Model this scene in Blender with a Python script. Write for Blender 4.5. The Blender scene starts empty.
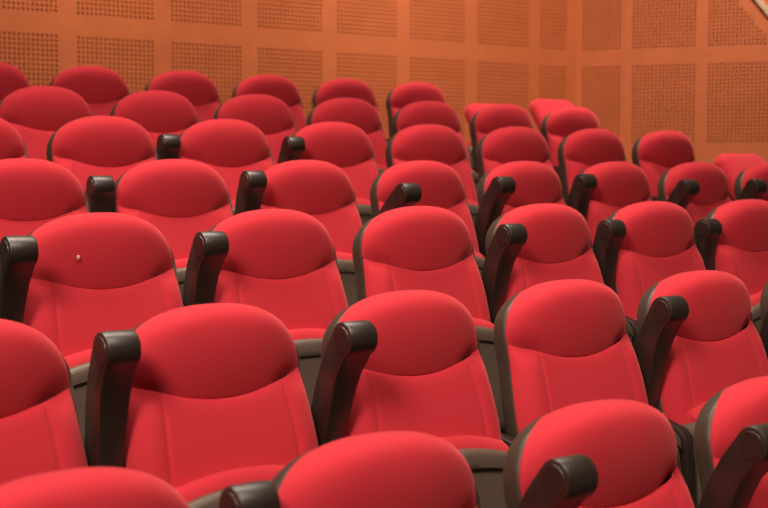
import bpy, bmesh, math, random
from mathutils import Vector, Matrix
random.seed(7)
S = bpy.context.scene
COL = S.collection

# ------------------------------------------------------------------ survey of the hall (metres)
CAM_Z = 1.471                      # eye height above the front row's floor
FPX = 1340.0
YAW = math.radians(36.625)
PITCH = math.radians(3.5927)
PITCHX = 0.567                      # seat spacing along a row
CHAIR_H = 1.0
# row: (depth Y of the back tops, height of the back tops above the eye)
ROWS = [(1.948, -.471), (2.664, -.299), (3.443, -.117), (4.334, .037), (5.087, .217), (5.923, .382), (6.906, .564)]
FLOORS = [CAM_Z + h - CHAIR_H for d, h in ROWS]
WALL_Y = 8.0

# ------------------------------------------------------------------ materials
def nodes(name):
    m = bpy.data.materials.new(name); m.use_nodes = True
    nt = m.node_tree
    return m, nt, nt.nodes['Principled BSDF']

def fabric(name, col, col2):
    m, nt, b = nodes(name)
    tc = nt.nodes.new('ShaderNodeTexCoord')
    n = nt.nodes.new('ShaderNodeTexNoise'); n.inputs['Scale'].default_value = 9; n.inputs['Detail'].default_value = 4
    nt.links.new(tc.outputs['Object'], n.inputs['Vector'])
    r = nt.nodes.new('ShaderNodeMix'); r.data_type = 'RGBA'
    r.inputs[6].default_value = (*col, 1); r.inputs[7].default_value = (*col2, 1)
    nt.links.new(n.outputs['Fac'], r.inputs[0]); nt.links.new(r.outputs[2], b.inputs['Base Color'])
    w = nt.nodes.new('ShaderNodeTexNoise'); w.inputs['Scale'].default_value = 420; w.inputs['Detail'].default_value = 2
    nt.links.new(tc.outputs['Object'], w.inputs['Vector'])
    bp = nt.nodes.new('ShaderNodeBump'); bp.inputs['Strength'].default_value = .12; bp.inputs['Distance'].default_value = .002
    nt.links.new(w.outputs['Fac'], bp.inputs['Height']); nt.links.new(bp.outputs['Normal'], b.inputs['Normal'])
    b.inputs['Roughness'].default_value = .85
    b.inputs['Specular IOR Level'].default_value = .15
    b.inputs['Sheen Weight'].default_value = .55
    b.inputs['Sheen Roughness'].default_value = .45
    b.inputs['Sheen Tint'].default_value = (1, .25, .25, 1)
    return m

def plastic(name, col, rough=.45, grain=60, spec=.5, sheen=0):
    m, nt, b = nodes(name)
    tc = nt.nodes.new('ShaderNodeTexCoord')
    n = nt.nodes.new('ShaderNodeTexNoise'); n.inputs['Scale'].default_value = grain; n.inputs['Detail'].default_value = 5
    nt.links.new(tc.outputs['Object'], n.inputs['Vector'])
    r = nt.nodes.new('ShaderNodeMix'); r.data_type = 'RGBA'
    r.inputs[6].default_value = (*[c * .85 for c in col], 1); r.inputs[7].default_value = (*[c * 1.15 for c in col], 1)
    nt.links.new(n.outputs['Fac'], r.inputs[0]); nt.links.new(r.outputs[2], b.inputs['Base Color'])
    bp = nt.nodes.new('ShaderNodeBump'); bp.inputs['Strength'].default_value = .06; bp.inputs['Distance'].default_value = .002
    nt.links.new(n.outputs['Fac'], bp.inputs['Height']); nt.links.new(bp.outputs['Normal'], b.inputs['Normal'])
    b.inputs['Roughness'].default_value = rough
    b.inputs['Specular IOR Level'].default_value = spec
    b.inputs['Sheen Weight'].default_value = sheen
    b.inputs['Sheen Roughness'].default_value = .4
    b.inputs['Sheen Tint'].default_value = (1, .88, .72, 1)
    return m

M_RED = fabric('red_upholstery', (.58, .031, .048), (.64, .036, .054))
M_SHELL = plastic('dark_brown_shell', (.052, .033, .023), .46, sheen=.06)
M_ARM = plastic('dark_brown_armrest', (.018, .011, .0075), .42, spec=1.0, sheen=.05)
M_SIDE = plastic('dark_brown_side_panel', (.022, .012, .009), .5)
M_PAN = plastic('grey_brown_seat_shell', (.125, .090, .068), .45)
M_WALL = plastic('orange_wood_panelling', (.62, .165, .055), .55, 6)
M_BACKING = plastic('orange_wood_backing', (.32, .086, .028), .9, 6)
M_FLOOR = plastic('dark_brown_carpet', (.05, .022, .016), .95, 56)
M_CREAM = plastic('cream_trim', (.64, .48, .31), .5, 20)
M_LINT = plastic('pale_lint', (.85, .6, .55), .9, 50)

# ------------------------------------------------------------------ helpers
def link(name, me, parent=None, mat=None):
    o = bpy.data.objects.new(name, me); COL.objects.link(o)
    if parent: o.parent = parent
    if mat and not me.materials: me.materials.append(mat)
    return o

def mesh(name, bm, mat, sharp=40):
    bmesh.ops.recalc_face_normals(bm, faces=bm.faces)
    me = bpy.data.meshes.new(name); bm.to_mesh(me); bm.free()
    me.materials.append(mat)
    me.polygons.foreach_set('use_smooth', [True] * len(me.polygons))
    me.set_sharp_from_angle(angle=math.radians(sharp))
    return me

REC = math.radians(15.5)
def back_pt(x, s, n, rec=REC):       # x across, s along the back (0 top), n out of the front face
    return Vector((x, s * math.sin(rec) - n * math.cos(rec), CHAIR_H - .006 + s * math.cos(rec) + n * math.sin(rec)))

W0, HEAD, SEAM = .227, .160, .216
def arch(n=44, w=W0, h=HEAD, top=0, e=2.35):
    pts = []
    for i in range(n + 1):
        a = math.pi * i / n
        c, s = math.cos(a), math.sin(a)
        pts.append((-w * math.copysign(abs(c) ** (2 / e), c), top - h + (h) * abs(s) ** (2 / e)))
    return pts                        # left pinch -> right pinch
def smile(x):
    return -SEAM + (SEAM - HEAD) * (abs(x) / W0) ** 1.9

def rings_mesh(bm, rings, close_first=None, close_last=None):
    vs = [[bm.verts.new(p) for p in r] for r in rings]
    for a, b in zip(vs, vs[1:]):
        m = len(a)
        for i in range(m):
            bm.faces.new((a[i], a[(i + 1) % m], b[(i + 1) % m], b[i]))
    if close_first is not None:
        c = bm.verts.new(close_first)
        for i in range(len(vs[0])): bm.faces.new((c, vs[0][i], vs[0][(i + 1) % len(vs[0])]))
    if close_last is not None:
        c = bm.verts.new(close_last)
        m = len(vs[-1])
        for i in range(m): bm.faces.new((vs[-1][i], c, vs[-1][(i + 1) % m]))
    return vs

# ------------------------------------------------------------------ seat parts
def headrest_mesh():
    up = arch()
    low = [(W0 - 2 * W0 * i / 40, smile(W0 - 2 * W0 * i / 40)) for i in range(1, 40)]
    out = up + low
    cen = (0, -.122)
    def face(x, s):
        q = min(1, abs(x) / W0) ** 2.35 + (max(0, (s + HEAD) / HEAD)) ** 2.35
        roll = max(0, 1 - min(1, q) ** 3.2) ** .5
        t = max(0, s - smile(x)) / (SEAM - .05)              # 0 at the crease, 1 just under the top
        f = math.sin(min(1, t) * math.pi / 2) ** .9
        e = min(1, max(0, (abs(x) - .10) / .10)); dim = .017 * e * e * (3 - 2 * e) * math.exp(-((s - smile(x)) / .024) ** 2)
        across = 1 - .42 * (abs(x) / W0) ** 2.4
        return .002 + roll * ((.036 + .060 * f) * across - dim)
    rings = []
    rhos = [math.sin(math.pi / 2 * k / 20) for k in range(1, 21)]
    for r in rhos:
        rings.append([back_pt(cen[0] + (x - cen[0]) * r, cen[1] + (s - cen[1]) * r, face(cen[0] + (x - cen[0]) * r, cen[1] + (s - cen[1]) * r)) for x, s in out])
    rings.append([back_pt(x * .985, cen[1] + (s - cen[1]) * .975, -.022) for x, s in out])
    bm = bmesh.new()
    rings_mesh(bm, rings, back_pt(cen[0], cen[1], face(*cen)), back_pt(cen[0], cen[1], -.024))
    return mesh('headrest', bm, M_RED, 70)

def half_w(s):
    t = min(1, max(0, (-s - .15) / .22))
    return .227 + .0155 * t * t * (3 - 2 * t)

def cushion_mesh():
    us = sorted(set([round(-1 + 2 * i / 40, 4) for i in range(41)] +
                    [q * v for q in (-1, 1) for v in (.62, .64, .66, .68, .70, .72, .965, .985, .995)]))
    vs_ = [0, .006, .014, .025, .04, .06, .085, .115, .15, .19, .24, .3, .37, .45, .54, .64, .74, .84, .92, .97, 1]
    bm = bmesh.new(); grid = []
    BOT = -.53
    for v in vs_:
        row = []
        for u in us:
            x0 = u * W0
            top = smile(max(-W0, min(W0, x0))) + .001
            s = top + (BOT - top) * v
            x = u * half_w(s)
            d = top - s
            n = .046 + .012 * math.sin(min(1, d / .3) * math.pi)
            n += .009 * math.exp(-((abs(u) - .83) / .12) ** 2)          # side bolsters
            n -= .004 * math.exp(-((abs(u) - .67) / .022) ** 2) * min(1, d / .02)
            n *= max(0, 1 - abs(u) ** 6) ** .5
            n -= .012 * math.exp(-d / .010) * (1 - abs(u) ** 4)    # tuck into the seam
            n -= .022 * math.exp(-(d / .032) ** 2) * math.exp(-((abs(u) - .86) / .12) ** 2)
            if v > .9: n *= max(.25, 1 - ((v - .9) / .1) ** 2)
            row.append(bm.verts.new(back_pt(x, s, max(n, -.004 if abs(u) < 1 else -.02))))
        grid.append(row)
    for a, b in zip(grid, grid[1:]):
        for i in range(len(us) - 1): bm.faces.new((a[i], a[i + 1], b[i + 1], b[i]))
    # close the rear
    g = [[back_pt(u * half_w(s), s if v else smile(u * W0), -.022) for u in (-.99, -.5, 0, .5, .99)] for v, s in ((0, -.2), (1, -.4), (1, BOT))]
    gv = [[bm.verts.new(p) for p in r] for r in g]
    for a, b in zip(gv, gv[1:]):
        for i in range(4): bm.faces.new((a[i + 1], a[i], b[i], b[i + 1]))
    rim = [grid[0][0]] + [r[0] for r in grid[1:]]
    me_l = [r[0] for r in gv]; me_r = [r[-1] for r in gv]
    for side, gg in ((0, me_l), (-1, me_r)):
        col = [r[side] for r in grid]
        k = 0
        for a, b in zip(col, col[1:]):
            z = (a.co.z + b.co.z) / 2
            j = 0 if z > (gg[0].co.z + gg[1].co.z) / 2 else (1 if z > (gg[1].co.z + gg[2].co.z) / 2 else 2)
            bm.faces.new((a, b, gg[j]))
            if k != j and k < j: bm.faces.new((a, gg[j], gg[k]))
            k = j
    return mesh('back_cushion', bm, M_RED, 75)

def low_cushion_mesh():
    # short padded back without a headrest
    rec = math.radians(38)
    def outline(w, t, b, r):
        pts = []
        for cx, cy, a0 in ((w - r, t - r, 0), (-w + r, t - r, 90), (-w + .02, b + .02, 180), (w - .02, b + .02, 270)):
            rr = r if a0 < 180 else .02
            for k in range(9):
                a = math.radians(a0 + 90 * k / 8); pts.append((cx + rr * math.cos(a), cy + rr * math.sin(a)))
        return pts
    rings = []
    out = outline(.200, -.165, -.56, .075)
    for r in [math.sin(math.pi / 2 * k / 10) for k in range(1, 11)]:
        rings.append([back_pt(x * r, -.34 + (s + .34) * r, .06 * max(0, 1 - r ** 6) ** .5, rec) for x, s in out])
    rings.append([back_pt(x * .98, -.34 + (s + .34) * .98, -.025, rec) for x, s in out])
    bm = bmesh.new()
    rings_mesh(bm, rings, back_pt(0, -.34, .06, rec), back_pt(0, -.34, -.025, rec))
    return mesh('low_back_cushion', bm, M_RED, 70)

def shell_mesh():
    up = arch(40, .2345, .1575, -.005, 2.4)
    out = [(x, s) for x, s in up]
    side = [-.185, -.21, -.25, -.3, -.36, -.43, -.5, -.57]
    right = [(max(.2345, half_w(s) + .005), s) for s in side]
    left = [(-x, s) for x, s in reversed(right)]
    out = out + right + left
    c = (0, -.28)
    def ring(k, n): return [back_pt(c[0] + (x - c[0]) * k, c[1] + (s - c[1]) * k, n) for x, s in out]
    rings = [ring(.962, .004), ring(.985, .008), ring(.997, .004), ring(1, -.004), ring(1, -.030), ring(.992, -.038), ring(.96, -.046), ring(.8, -.058), ring(.5, -.066)]
    bm = bmesh.new()
    rings_mesh(bm, rings, back_pt(0, -.28, 0), back_pt(0, -.28, -.068))
    return mesh('back_shell', bm, M_SHELL, 50)

def low_shell_mesh():
    rec = math.radians(38)
    pts = []
    w, t, b, r = .192, -.18, -.58, .07
    for cx, cy, a0 in ((w - r, t - r, 0), (-w + r, t - r, 90), (-w + .02, b + .02, 180), (w - .02, b + .02, 270)):
        rr = r if a0 < 180 else .02
        for k in range(7):
            a = math.radians(a0 + 90 * k / 6); pts.append((cx + rr * math.cos(a), cy + rr * math.sin(a)))
    def ring(k, n): return [back_pt(x * k, -.36 + (s + .36) * k, n, rec) for x, s in pts]
    bm = bmesh.new()
    rings_mesh(bm, [ring(.97, -.002), ring(1, -.006), ring(1, -.03), ring(.97, -.04), ring(.6, -.05)], back_pt(0, -.36, -.002, rec), back_pt(0, -.36, -.05, rec))
    return mesh('low_back_shell', bm, M_SHELL, 50)

def seat_parts():
    # tipped-up seat: cushion faces the back, shell faces the front
    def sweep(profile, w, crown, name, mat, wrap=()):
        n = 24; rings = []
        for i in range(n + 1):
            q = -1 + 2 * i / n
            x = math.copysign(abs(q) ** .8, q) * w
            sc = 1 if abs(q) < .999 else .93
            cy = sum(p[0] for p in profile) / len(profile); cz = sum(p[1] for p in profile) / len(profile)
            pr = [((-.162 if z > .33 else -.2) if abs(q) > .9 and k in wrap else y, z) for k, (y, z) in enumerate(profile)]
            rings.append([Vector((x, cy + (y - cy) * sc, cz + (z - cz) * sc - crown * (x / w) ** 2 * max(0, (z - .35) / .28))) for y, z in pr])
        bm = bmesh.new()
        vs = [[bm.verts.new(p) for p in r] for r in rings]
        for a, b in zip(vs, vs[1:]):
            m = len(a)
            for k in range(m): bm.faces.new((a[k], a[(k + 1) % m], b[(k + 1) % m], b[k]))
        bm.faces.new(vs[0]); bm.faces.new(list(reversed(vs[-1])))
        return mesh(name, bm, mat, 45)
    cush = [(-.207, .628), (-.198, .648), (-.182, .656), (-.165, .652), (-.155, .638), (-.152, .61), (-.165, .55), (-.185, .48), (-.195, .40), (-.205, .33), (-.235, .31), (-.262, .32), (-.25, .42), (-.232, .53)]
    shell = [(-.206, .622), (-.212, .629), (-.225, .630), (-.236, .625), (-.241, .615), (-.244, .598), (-.245, .586), (-.240, .580), (-.236, .577), (-.244, .52), (-.262, .42), (-.276, .32), (-.268, .29), (-.245, .27), (-.21, .265), (-.20, .30), (-.236, .302), (-.264, .318), (-.253, .42), (-.234, .53)]
    return (sweep(cush, .205, .034, 'seat_cushion', M_RED), sweep(shell, .236, .045, 'seat_shell', M_PAN, (0, 17, 18, 19)))

def extrude_profile(bm, prof, x0, x1, bev=.006):
    # prof: list of (y, z); rounded edges by an inset ring at either end
    n = len(prof); cy = sum(p[0] for p in prof) / n; cz = sum(p[1] for p in prof) / n
    def off(d):
        o = []
        for i in range(n):
            p0 = Vector(prof[i - 1]); p1 = Vector(prof[i]); p2 = Vector(prof[(i + 1) % n])
            t = (p2 - p0); t.normalize() if t.length else None
            nn = Vector((t.y, -t.x))
            o.append(p1 - nn * d * sgn)
        return o
    area = sum(prof[i - 1][0] * prof[i][1] - prof[i][0] * prof[i - 1][1] for i in range(n))
    sgn = 1 if area > 0 else -1
    rings = []
    for x, d in ((x0, bev), (x0 + bev * .3, bev * .3), (x0 + bev, 0), (x1 - bev, 0), (x1 - bev * .3, bev * .3), (x1, bev)):
        rings.append([Vector((x, p.x, p.y)) for p in (off(d) if d else [Vector(q) for q in prof])])
    vs = [[bm.verts.new(p) for p in r] for r in rings]
    for a, b in zip(vs, vs[1:]):
        for k in range(n): bm.faces.new((a[k], a[(k + 1) % n], b[(k + 1) % n], b[k]))
    bm.faces.new(vs[0]); bm.faces.new(list(reversed(vs[-1])))

PIV = (-.050, .580)
def arm_mesh(ARM_L):
    # local: pivot at the origin, arm points along +Z when raised; -Y is the underside (faces the stage)
    R = .040
    prof = []
    for k in range(0, 21):                                   # round nose from the rear side over the top to the front
        a = math.radians(180 - 10 - (k / 20) * 215)
        prof.append((-R * math.cos(a), ARM_L + R * math.sin(a)))
    prof = [(-y, z) for y, z in prof]
    # prof starts at the +Y side? normalise: we want rear(+Y) -> top -> front(-Y) -> underside
    if prof[0][0] < 0: prof = [(-y, z) for y, z in prof]
    y0, z0 = prof[-1]
    pts = [(-.021, ARM_L - .062), (-.016, ARM_L - .085), (-.016, ARM_L - .12), (-.020, ARM_L - .17), (-.026, ARM_L - .22), (-.032, .06), (-.036, .02)]
    prof += pts
    for k in range(1, 8):
        a = math.radians(180 + 180 * k / 8)
        prof.append((.002 + .038 * math.cos(a), .0 + .038 * math.sin(a)))
    prof += [(.042, .02), (.052, .10), (.058, ARM_L - .14), (.053, ARM_L - .07)]
    bm = bmesh.new()
    extrude_profile(bm, prof, -.038, .038, .006)
    # narrow the lower end
    for v in bm.verts:
        t = min(1, max(0, v.co.z / (ARM_L - .05)))
        v.co.x *= .6 + .4 * t
    me = mesh('armrest', bm, M_ARM, 42)
    bm = bmesh.new()                                         # round end caps on the nose
    for sx in (-1,):
        for x0, r0, x1, r1 in ((.0375, .030, .0395, .029),):
            m = 24
            a = [bm.verts.new((sx * x0, r0 * math.cos(2 * math.pi * k / m), ARM_L + r0 * math.sin(2 * math.pi * k / m))) for k in range(m)]
            b = [bm.verts.new((sx * x1, r1 * math.cos(2 * math.pi * k / m), ARM_L + r1 * math.sin(2 * math.pi * k / m))) for k in range(m)]
            for k in range(m): bm.faces.new((a[k], a[(k + 1) % m], b[(k + 1) % m], b[k]))
            bm.faces.new(b); bm.faces.new(list(reversed(a)))
    return me, mesh('end_cap', bm, M_ARM, 40)

def side_mesh():
    prof = [(-.30, 0), (.02, 0), (.02, .03), (-.02, .06), (-.03, .30), (-.045, .50), (-.055, .575), (-.07, .603), (-.10, .615),
            (-.14, .612), (-.21, .600), (-.265, .585), (-.288, .565), (-.296, .53), (-.30, .40), (-.30, .25), (-.27, .15), (-.28, .06), (-.30, .03)]
    bm = bmesh.new(); extrude_profile(bm, prof, -.0195, .0195, .006)
    return mesh('side_panel', bm, M_SIDE, 42)

def pedestal_mesh():
    bm = bmesh.new()
    extrude_profile(bm, [(-.30, 0), (-.02, 0), (-.03, .03), (-.12, .06), (-.13, .24), (-.17, .262), (-.25, .262), (-.22, .24), (-.20, .06), (-.29, .03)], -.05, .05, .006)
    return mesh('pedestal', bm, M_SIDE, 42)
ME_PED = pedestal_mesh()
ME_HEAD, ME_CUSH, ME_SHELL = headrest_mesh(), cushion_mesh(), shell_mesh()
ME_SEAT, ME_SEATSHELL = seat_parts()
ARMS = {}
ME_SIDE = side_mesh()
ME_LOWC, ME_LOWS = low_cushion_mesh(), low_shell_mesh()

# ------------------------------------------------------------------ setting: stepped floor, walls
C0 = Vector((7.93, WALL_Y)); C1 = Vector((8.11, 7.63)); DIR = (Vector((8.50, 7.0)) - C1).normalized()
def wall_x(y):                       # inner face of the right-hand wall
    if y > C1.y: return C1.x + (C0.x - C1.x) * (y - C1.y) / (C0.y - C1.y)
    return C1.x + DIR.x * (y - C1.y) / DIR.y

def floor():
    bm = bmesh.new()
    edges = [0.2] + [ROWS[i][0] - .50 for i in range(1, 7)] + [WALL_Y]
    XL = -3.0
    prev = None
    for i in range(7):
        y0, y1, z = edges[i], edges[i + 1], FLOORS[i]
        ys = [y0, y1] if i < 6 else [y0, C1.y, y1]
        L = [bm.verts.new((XL, y, z)) for y in ys]; R = [bm.verts.new((wall_x(y), y, z)) for y in ys]
        for k in range(len(ys) - 1): bm.faces.new((L[k], R[k], R[k + 1], L[k + 1]))
        if prev: bm.faces.new((prev[0], prev[1], R[0], L[0]))
        prev = (L[-1], R[-1])
    me = mesh('floor', bm, M_FLOOR, 30)
    o = link('floor', me); o['kind'] = 'structure'
floor()

HOLE, NX, NZ = .0303, 18, 21
Z_RAIL0, Z_RAIL1 = CAM_Z + .850, CAM_Z + .975
PAN_H = NZ * HOLE
def perforated(nx, cut=None):
    # a field of square holes, pierced through a 12 mm board; origin at its lower left corner, local x / z, face at y=0 looking to -y
    bm = bmesh.new(); cache = {}
    hs = .0145; m = (HOLE - hs) / 2; D = .014
    xs = []; zs = []
    for i in range(nx): xs += [i * HOLE + m, i * HOLE + m + hs]
    for k in range(NZ): zs += [k * HOLE + m, k * HOLE + m + hs]
    xs = [0] + xs + [nx * HOLE]; zs = [0] + zs + [PAN_H]
    def v(i, k, y):
        key = (i, k, y)
        if key not in cache: cache[key] = bm.verts.new((xs[i], y, zs[k]))
        return cache[key]
    for i in range(len(xs) - 1):
        for k in range(len(zs) - 1):
            hole = i % 2 == 1 and k % 2 == 1
            if hole and cut and cut((xs[i] + xs[i + 1]) / 2, (zs[k] + zs[k + 1]) / 2): hole = False
            if not hole: bm.faces.new((v(i, k, 0), v(i + 1, k, 0), v(i + 1, k + 1, 0), v(i, k + 1, 0)))
            else:
                for a, b in (((i, k), (i + 1, k)), ((i + 1, k), (i + 1, k + 1)), ((i + 1, k + 1), (i, k + 1)), ((i, k + 1), (i, k))):
                    bm.faces.new((v(*a, 0), v(*b, 0), v(*b, D), v(*a, D)))
    me = bpy.data.meshes.new('perforated_panel'); bm.to_mesh(me); bm.free(); me.materials.append(M_WALL)
    return me

def wall(name, p0, p1, z0, z1, fields, panel_meshes):
    """vertical wall from p0 to p1 (x, y); fields: list of (u0, u1, zbottom, ztop) openings filled by perforated boards"""
    p0, p1 = Vector(p0), Vector(p1); L = (p1 - p0).length; d = (p1 - p0) / L
    ang = math.atan2(d.y, d.x)
    us = sorted(set([0, L] + [f[0] for f in fields] + [f[1] for f in fields]))
    zs = sorted(set([z0, z1] + [f[2] for f in fields] + [f[3] for f in fields]))
    bm = bmesh.new()
    def quad(a, b, c, dd): bm.faces.new([bm.verts.new(q) for q in (a, b, c, dd)])
    for a, b in zip(us, us[1:]):
        for c, e in zip(zs, zs[1:]):
            um, zm = (a + b) / 2, (c + e) / 2
            if any(f[0] < um < f[1] and f[2] < zm < f[3] for f in fields): continue
            quad((a, 0, c), (b, 0, c), (b, 0, e), (a, 0, e))
    bmesh.ops.remove_doubles(bm, verts=bm.verts, dist=1e-5)
    me = bpy.data.meshes.new(name); bm.to_mesh(me); bm.free(); me.materials.append(M_WALL)
    o = link(name, me); o.location = (p0.x, p0.y, 0); o.rotation_euler = (0, 0, ang); o['kind'] = 'structure'
    bm = bmesh.new()
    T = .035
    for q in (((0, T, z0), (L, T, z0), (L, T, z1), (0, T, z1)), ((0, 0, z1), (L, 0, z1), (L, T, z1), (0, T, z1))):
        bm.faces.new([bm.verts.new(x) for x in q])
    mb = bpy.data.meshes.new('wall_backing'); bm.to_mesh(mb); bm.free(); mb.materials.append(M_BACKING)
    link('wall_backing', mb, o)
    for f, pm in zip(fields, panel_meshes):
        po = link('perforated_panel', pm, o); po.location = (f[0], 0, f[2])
    return o

ZB = Z_RAIL0 - PAN_H                       # foot of the lower fields
ZT = Z_RAIL1                               # foot of the upper fields
Z_TOP = ZT + PAN_H + .125
FULL = perforated(NX)
FW = NX * HOLE
# back wall: stiles every 0.664 m
x_start = 3.468 - 2 * .664
fields = []; pms = []
for k in range(9):
    a = x_start + k * .664 + .0595
    nx = NX if k < 8 else 10
    for zb in (ZB, ZT):
        fields.append((a - (x_start - 3.0), a - (x_start - 3.0) + nx * HOLE, zb, zb + PAN_H)); pms.append(FULL if nx == NX else None)
P_HALF = perforated(10)
pms = [p or P_HALF for p in pms]
fields = [(f[0] - 0, f[1], f[2], f[3]) for f in fields]
bx0 = x_start - 3.0
wall('wall_back', (bx0, WALL_Y), (C0.x, WALL_Y), FLOORS[6], Z_TOP, fields, pms)
# first facet of the right wall, then the long facet
L1 = (C1 - C0).length
wall('wall_corner', C0, C1, FLOORS[6], Z_TOP, [(.045, .045 + 11 * HOLE, zb, zb + PAN_H) for zb in (ZB, ZT)], [perforated(11)] * 2)

# sloping cream trim on the right wall: direction fitted on the wall plane
E1 = C1 + DIR * 9.0
TR_U0, TR_Z0, TR_SL = 1.041, CAM_Z + 1.325, -1.25     # (along the wall, height, slope)
def near_trim(off):
    def cut(u0):
        return lambda x, z: (z + ZT) > TR_Z0 + TR_SL * ((u0 + x) - TR_U0) - off
    return cut
f2, p2 = [], []
for k in range(12):
    a = .055 + k * .602
    for zb in (ZB, ZT):
        if k > 4: continue
        f2.append((a, a + 17 * HOLE, zb, zb + PAN_H))
        if zb == ZT and k >= 1: p2.append(perforated(17, near_trim(.19)(a)))
        else: p2.append('std')
P17 = perforated(17)
p2 = [P17 if p == 'std' else p for p in p2]
wall('wall_right', C1, E1, 0.0, Z_TOP, f2, p2)

def trim():
    ang = math.atan2(DIR.y, DIR.x)
    bm = bmesh.new()
    u0, u1 = .55, 1.75
    def zc(u): return TR_Z0 + TR_SL * (u - TR_U0)
    hw = .022
    prof = [(-.001, -hw), (-.022, -hw), (-.026, -hw + .006), (-.026, hw - .006), (-.022, hw), (-.001, hw)]
    cs = 1 / math.sqrt(1 + TR_SL ** 2)
    rings = [[Vector((u - TR_SL * cs * w * 1.0, y, zc(u) + w * cs)) for y, w in prof] for u in (u0, u1)]
    vs = [[bm.verts.new(p) for p in r] for r in rings]
    for k in range(6): bm.faces.new((vs[0][k], vs[0][(k + 1) % 6], vs[1][(k + 1) % 6], vs[1][k]))
    bm.faces.new(vs[0]); bm.faces.new(list(reversed(vs[1])))
    o = link('trim_1', mesh('trim', bm, M_CREAM, 30)); o.location = (C1.x, C1.y, 0); o.rotation_euler = (0, 0, ang)
    o['kind'] = 'structure'
trim()

# ------------------------------------------------------------------ seats
ca, sa, cp, sp = math.cos(YAW), math.sin(YAW), math.cos(PITCH), math.sin(PITCH)
ROWN = ['front', 'second', 'third', 'fourth', 'fifth', 'sixth', 'back']
ORD = ['first', 'second', 'third', 'fourth', 'fifth', 'sixth', 'seventh', 'eighth', 'ninth']
# seat places along each row (metres, from the survey) and the lean of a raised armrest on the seat's near side
# lean: degrees forward of upright; None = armrest lies down
# first seat of each row and the number of seats in view (the rows are set out at an even spacing)
ROW_X0 = [.841, .918, 1.556, 1.693, 1.780, 2.442, 2.540]
ROW_P = [.565, .552, .555, .563, .560, .561, .568]
ROW_N = [4, 6, 6, 8, 9, 7, 8]
RAISED = {   # (row, seat): (how far the nose sits in front of the back's top, its drop below the top)
    (0, 1): (-.065, -.075), (0, 2): (-.233, -.08), (0, 3): (-.221, -.09),
    (1, 1): (-.135, -.07), (1, 2): (-.205, -.076), (1, 4): (-.162, -.084), (1, 5): (-.15, -.085),
    (2, 0): (-.19, -.08), (2, 1): (-.17, -.086), (2, 3): (-.180, -.094), (2, 4): (-.096, -.092), (2, 5): (-.070, -.10),
    (3, 1): (-.04, -.091), (3, 2): (-.12, -.077), (3, 3): (-.312, -.124), (3, 4): (-.224, -.094), (3, 5): (-.130, -.09), (3, 6): (-.228, -.115), (3, 7): (-.173, -.113),
    (4, 2): (-.06, -.1), (4, 3): (-.15, -.1),
}
NO_ARM = {(1, 3), (2, 2)}
LOWBACK = {(6, 6), (6, 7), (4, 8)}

def seat_label(r, j, n):
    low = (r, j) in LOWBACK
    if low:
        if r == 4: return 'low bright red seat back without headrest near the right wall, ending the fifth row'
        return 'low bright red seat back without headrest in the back row, ' + ('the rightmost one' if j == 7 else 'left of its twin')
    place = 'leftmost' if j == 0 else ('rightmost' if j == n - 1 else ORD[j] + ' from the left')
    arm = ''
    if (r, j) in RAISED: arm = ', brown armrest raised beside it'
    if (r, j) == (2, 0): return 'red seat with a white speck on its headrest, leftmost in the third row'
    rown = {0: 'front row', 6: 'back row'}.get(r, ROWN[r] + ' row')
    return 'red upholstered seat, %s in the %s%s' % (place, rown, arm)

count = 0
for r, n_seats in enumerate(ROW_N):
    d, h = ROWS[r]
    xs = [ROW_X0[r] + ROW_P[r] * k for k in range(n_seats)]
    for j, x in enumerate(xs):
        root = bpy.data.objects.new('theatre_seat', None); COL.objects.link(root)
        root.empty_display_size = .2
        root.location = (x + {(4, 8): -.05, (1, 5): .012, (6, 6): -.05, (6, 7): -.04}.get((r, j), 0), d + {(0, 0): .05, (1, 0): .035}.get((r, j), 0), FLOORS[r])
        root['label'] = seat_label(r, j, n_seats); root['category'] = 'seat'; root['group'] = 'red theatre seats in rows'
        if (r, j) in LOWBACK:
            lc = link('back_cushion', ME_LOWC, root); ls = link('back_shell', ME_LOWS, root)
            link('pedestal', ME_PED, root)
            if j == 7: lc.location.z = ls.location.z = .045
        else:
            link('back_shell', ME_SHELL, root)
            hd = link('headrest', ME_HEAD, root)
            link('back_cushion', ME_CUSH, root)
        st = link('seat_cushion', ME_SEAT, root); link('seat_shell', ME_SEATSHELL, st)
        xl = -PITCHX / 2 if j == 0 else (xs[j - 1] - x) / 2
        sides = [xl] + ([PITCHX / 2] if j == n_seats - 1 else [])
        for q, sx in enumerate(sides):
            if (r, j) in ((4, 8), (6, 6)) and q == 0: continue      # the low seats share their neighbour's arm
            sd = link('side_panel', ME_SIDE, root); sd.location = (sx, .05, 0)
            if q == 0 and (r, j) in NO_ARM: continue
            nose = RAISED.get((r, j)) if q == 0 else None
            al = .36
            if nose: al = round(math.hypot(PIV[0] - nose[0], CHAIR_H + nose[1] - .006 - PIV[1]) / .012) * .012
            if al not in ARMS: ARMS[al] = arm_mesh(al)
            a = link('armrest', ARMS[al][0], root); a.location = (sx, PIV[0], PIV[1])
            link('end_cap', ARMS[al][1], a)
            if nose:
                lean = math.atan2(PIV[0] - nose[0], CHAIR_H + nose[1] - .006 - PIV[1])
            else: lean = math.radians(88)
            a.rotation_euler = (lean, 0, 0)
            if q == 0 and nose: a['label'] = 'raised dark brown armrest with a round nose'
        if (r, j) == (2, 0):
            bm = bmesh.new(); bmesh.ops.create_icosphere(bm, subdivisions=2, radius=.0045)
            for v in bm.verts: v.co.y *= .35; v.co.z *= 1.3
            s = link('lint_speck', mesh('lint_speck', bm, M_LINT), hd)
            p = back_pt(-.092, -.135, .083); s.location = p; s['label'] = 'tiny white speck'
        count += 1
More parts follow.
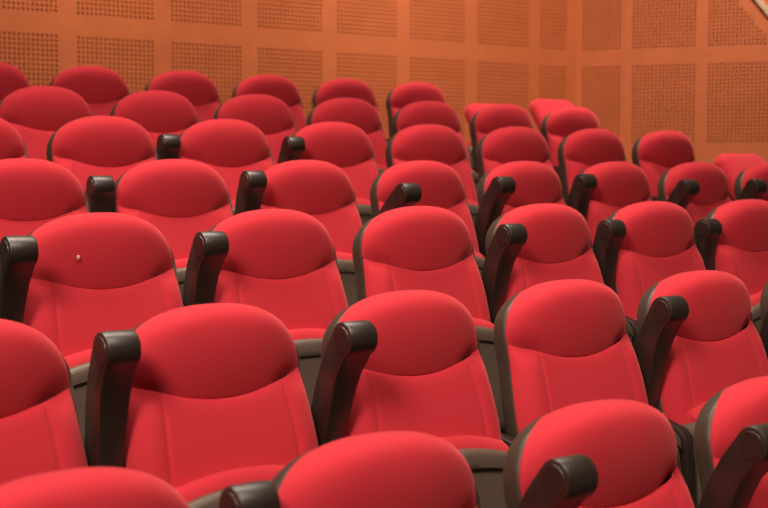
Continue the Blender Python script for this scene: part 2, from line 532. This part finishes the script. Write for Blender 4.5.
print('seats', count)

# ------------------------------------------------------------------ light: warm ceiling lamps and soft hall light
def lamp(loc, target, size, power, col=(1, .82, .68), spread=140):
    l = bpy.data.lights.new('ceiling_lamp', 'AREA'); l.shape = 'DISK'; l.size = size; l.energy = power; l.color = col
    l.spread = math.radians(spread)
    o = bpy.data.objects.new('ceiling_lamp', l); COL.objects.link(o); o.location = loc
    o.rotation_euler = (Vector(target) - Vector(loc)).to_track_quat('-Z', 'Y').to_euler()
    return o
lamp((-2.2, .0, 5.0), (1.5, 2.6, .9), 1.8, 64, spread=88)
lamp((1.4, .2, 5.4), (2.8, 2.4, .9), 1.4, 32, spread=88)
lamp((1.2, 4.2, 5.6), (1.2, 3.7, 1.2), 2.2, 56, spread=98)
lamp((3.6, 4.4, 5.6), (3.6, 3.9, 1.2), 2.2, 56, spread=98)
lamp((3.2, 7.0, 5.0), (3.6, 8.2, 2.2), .8, 38, spread=96)
lamp((5.6, 7.0, 5.0), (6.0, 8.0, 2.2), .8, 38, spread=96)
lamp((7.4, 5.4, 5.0), (8.4, 6.5, 2.4), .8, 52, spread=120)
lamp((6.3, 5.5, 5.4), (6.3, 5.5, 1.0), .8, 22, spread=60)

w = bpy.data.worlds.new('hall'); S.world = w; w.use_nodes = True
bg = w.node_tree.nodes['Background']
bg.inputs[0].default_value = (1.0, .62, .42, 1); bg.inputs[1].default_value = .09

# ------------------------------------------------------------------ camera
cam = bpy.data.cameras.new('camera'); co = bpy.data.objects.new('camera', cam); COL.objects.link(co)
cam.sensor_width = 36; cam.lens = FPX / 768 * 36
F = Vector((sa * cp, ca * cp, -sp))
co.location = (0, 0, CAM_Z); co.rotation_euler = F.to_track_quat('-Z', 'Y').to_euler()
cam.dof.use_dof = True; cam.dof.focus_distance = 3.75; cam.dof.aperture_fstop = 4.1
cam.clip_start = .05
S.camera = co
vs = S.view_settings
vs.view_transform = 'Standard'; vs.look = 'None'; vs.gamma = 1; vs.use_curve_mapping = False; vs.exposure = 0
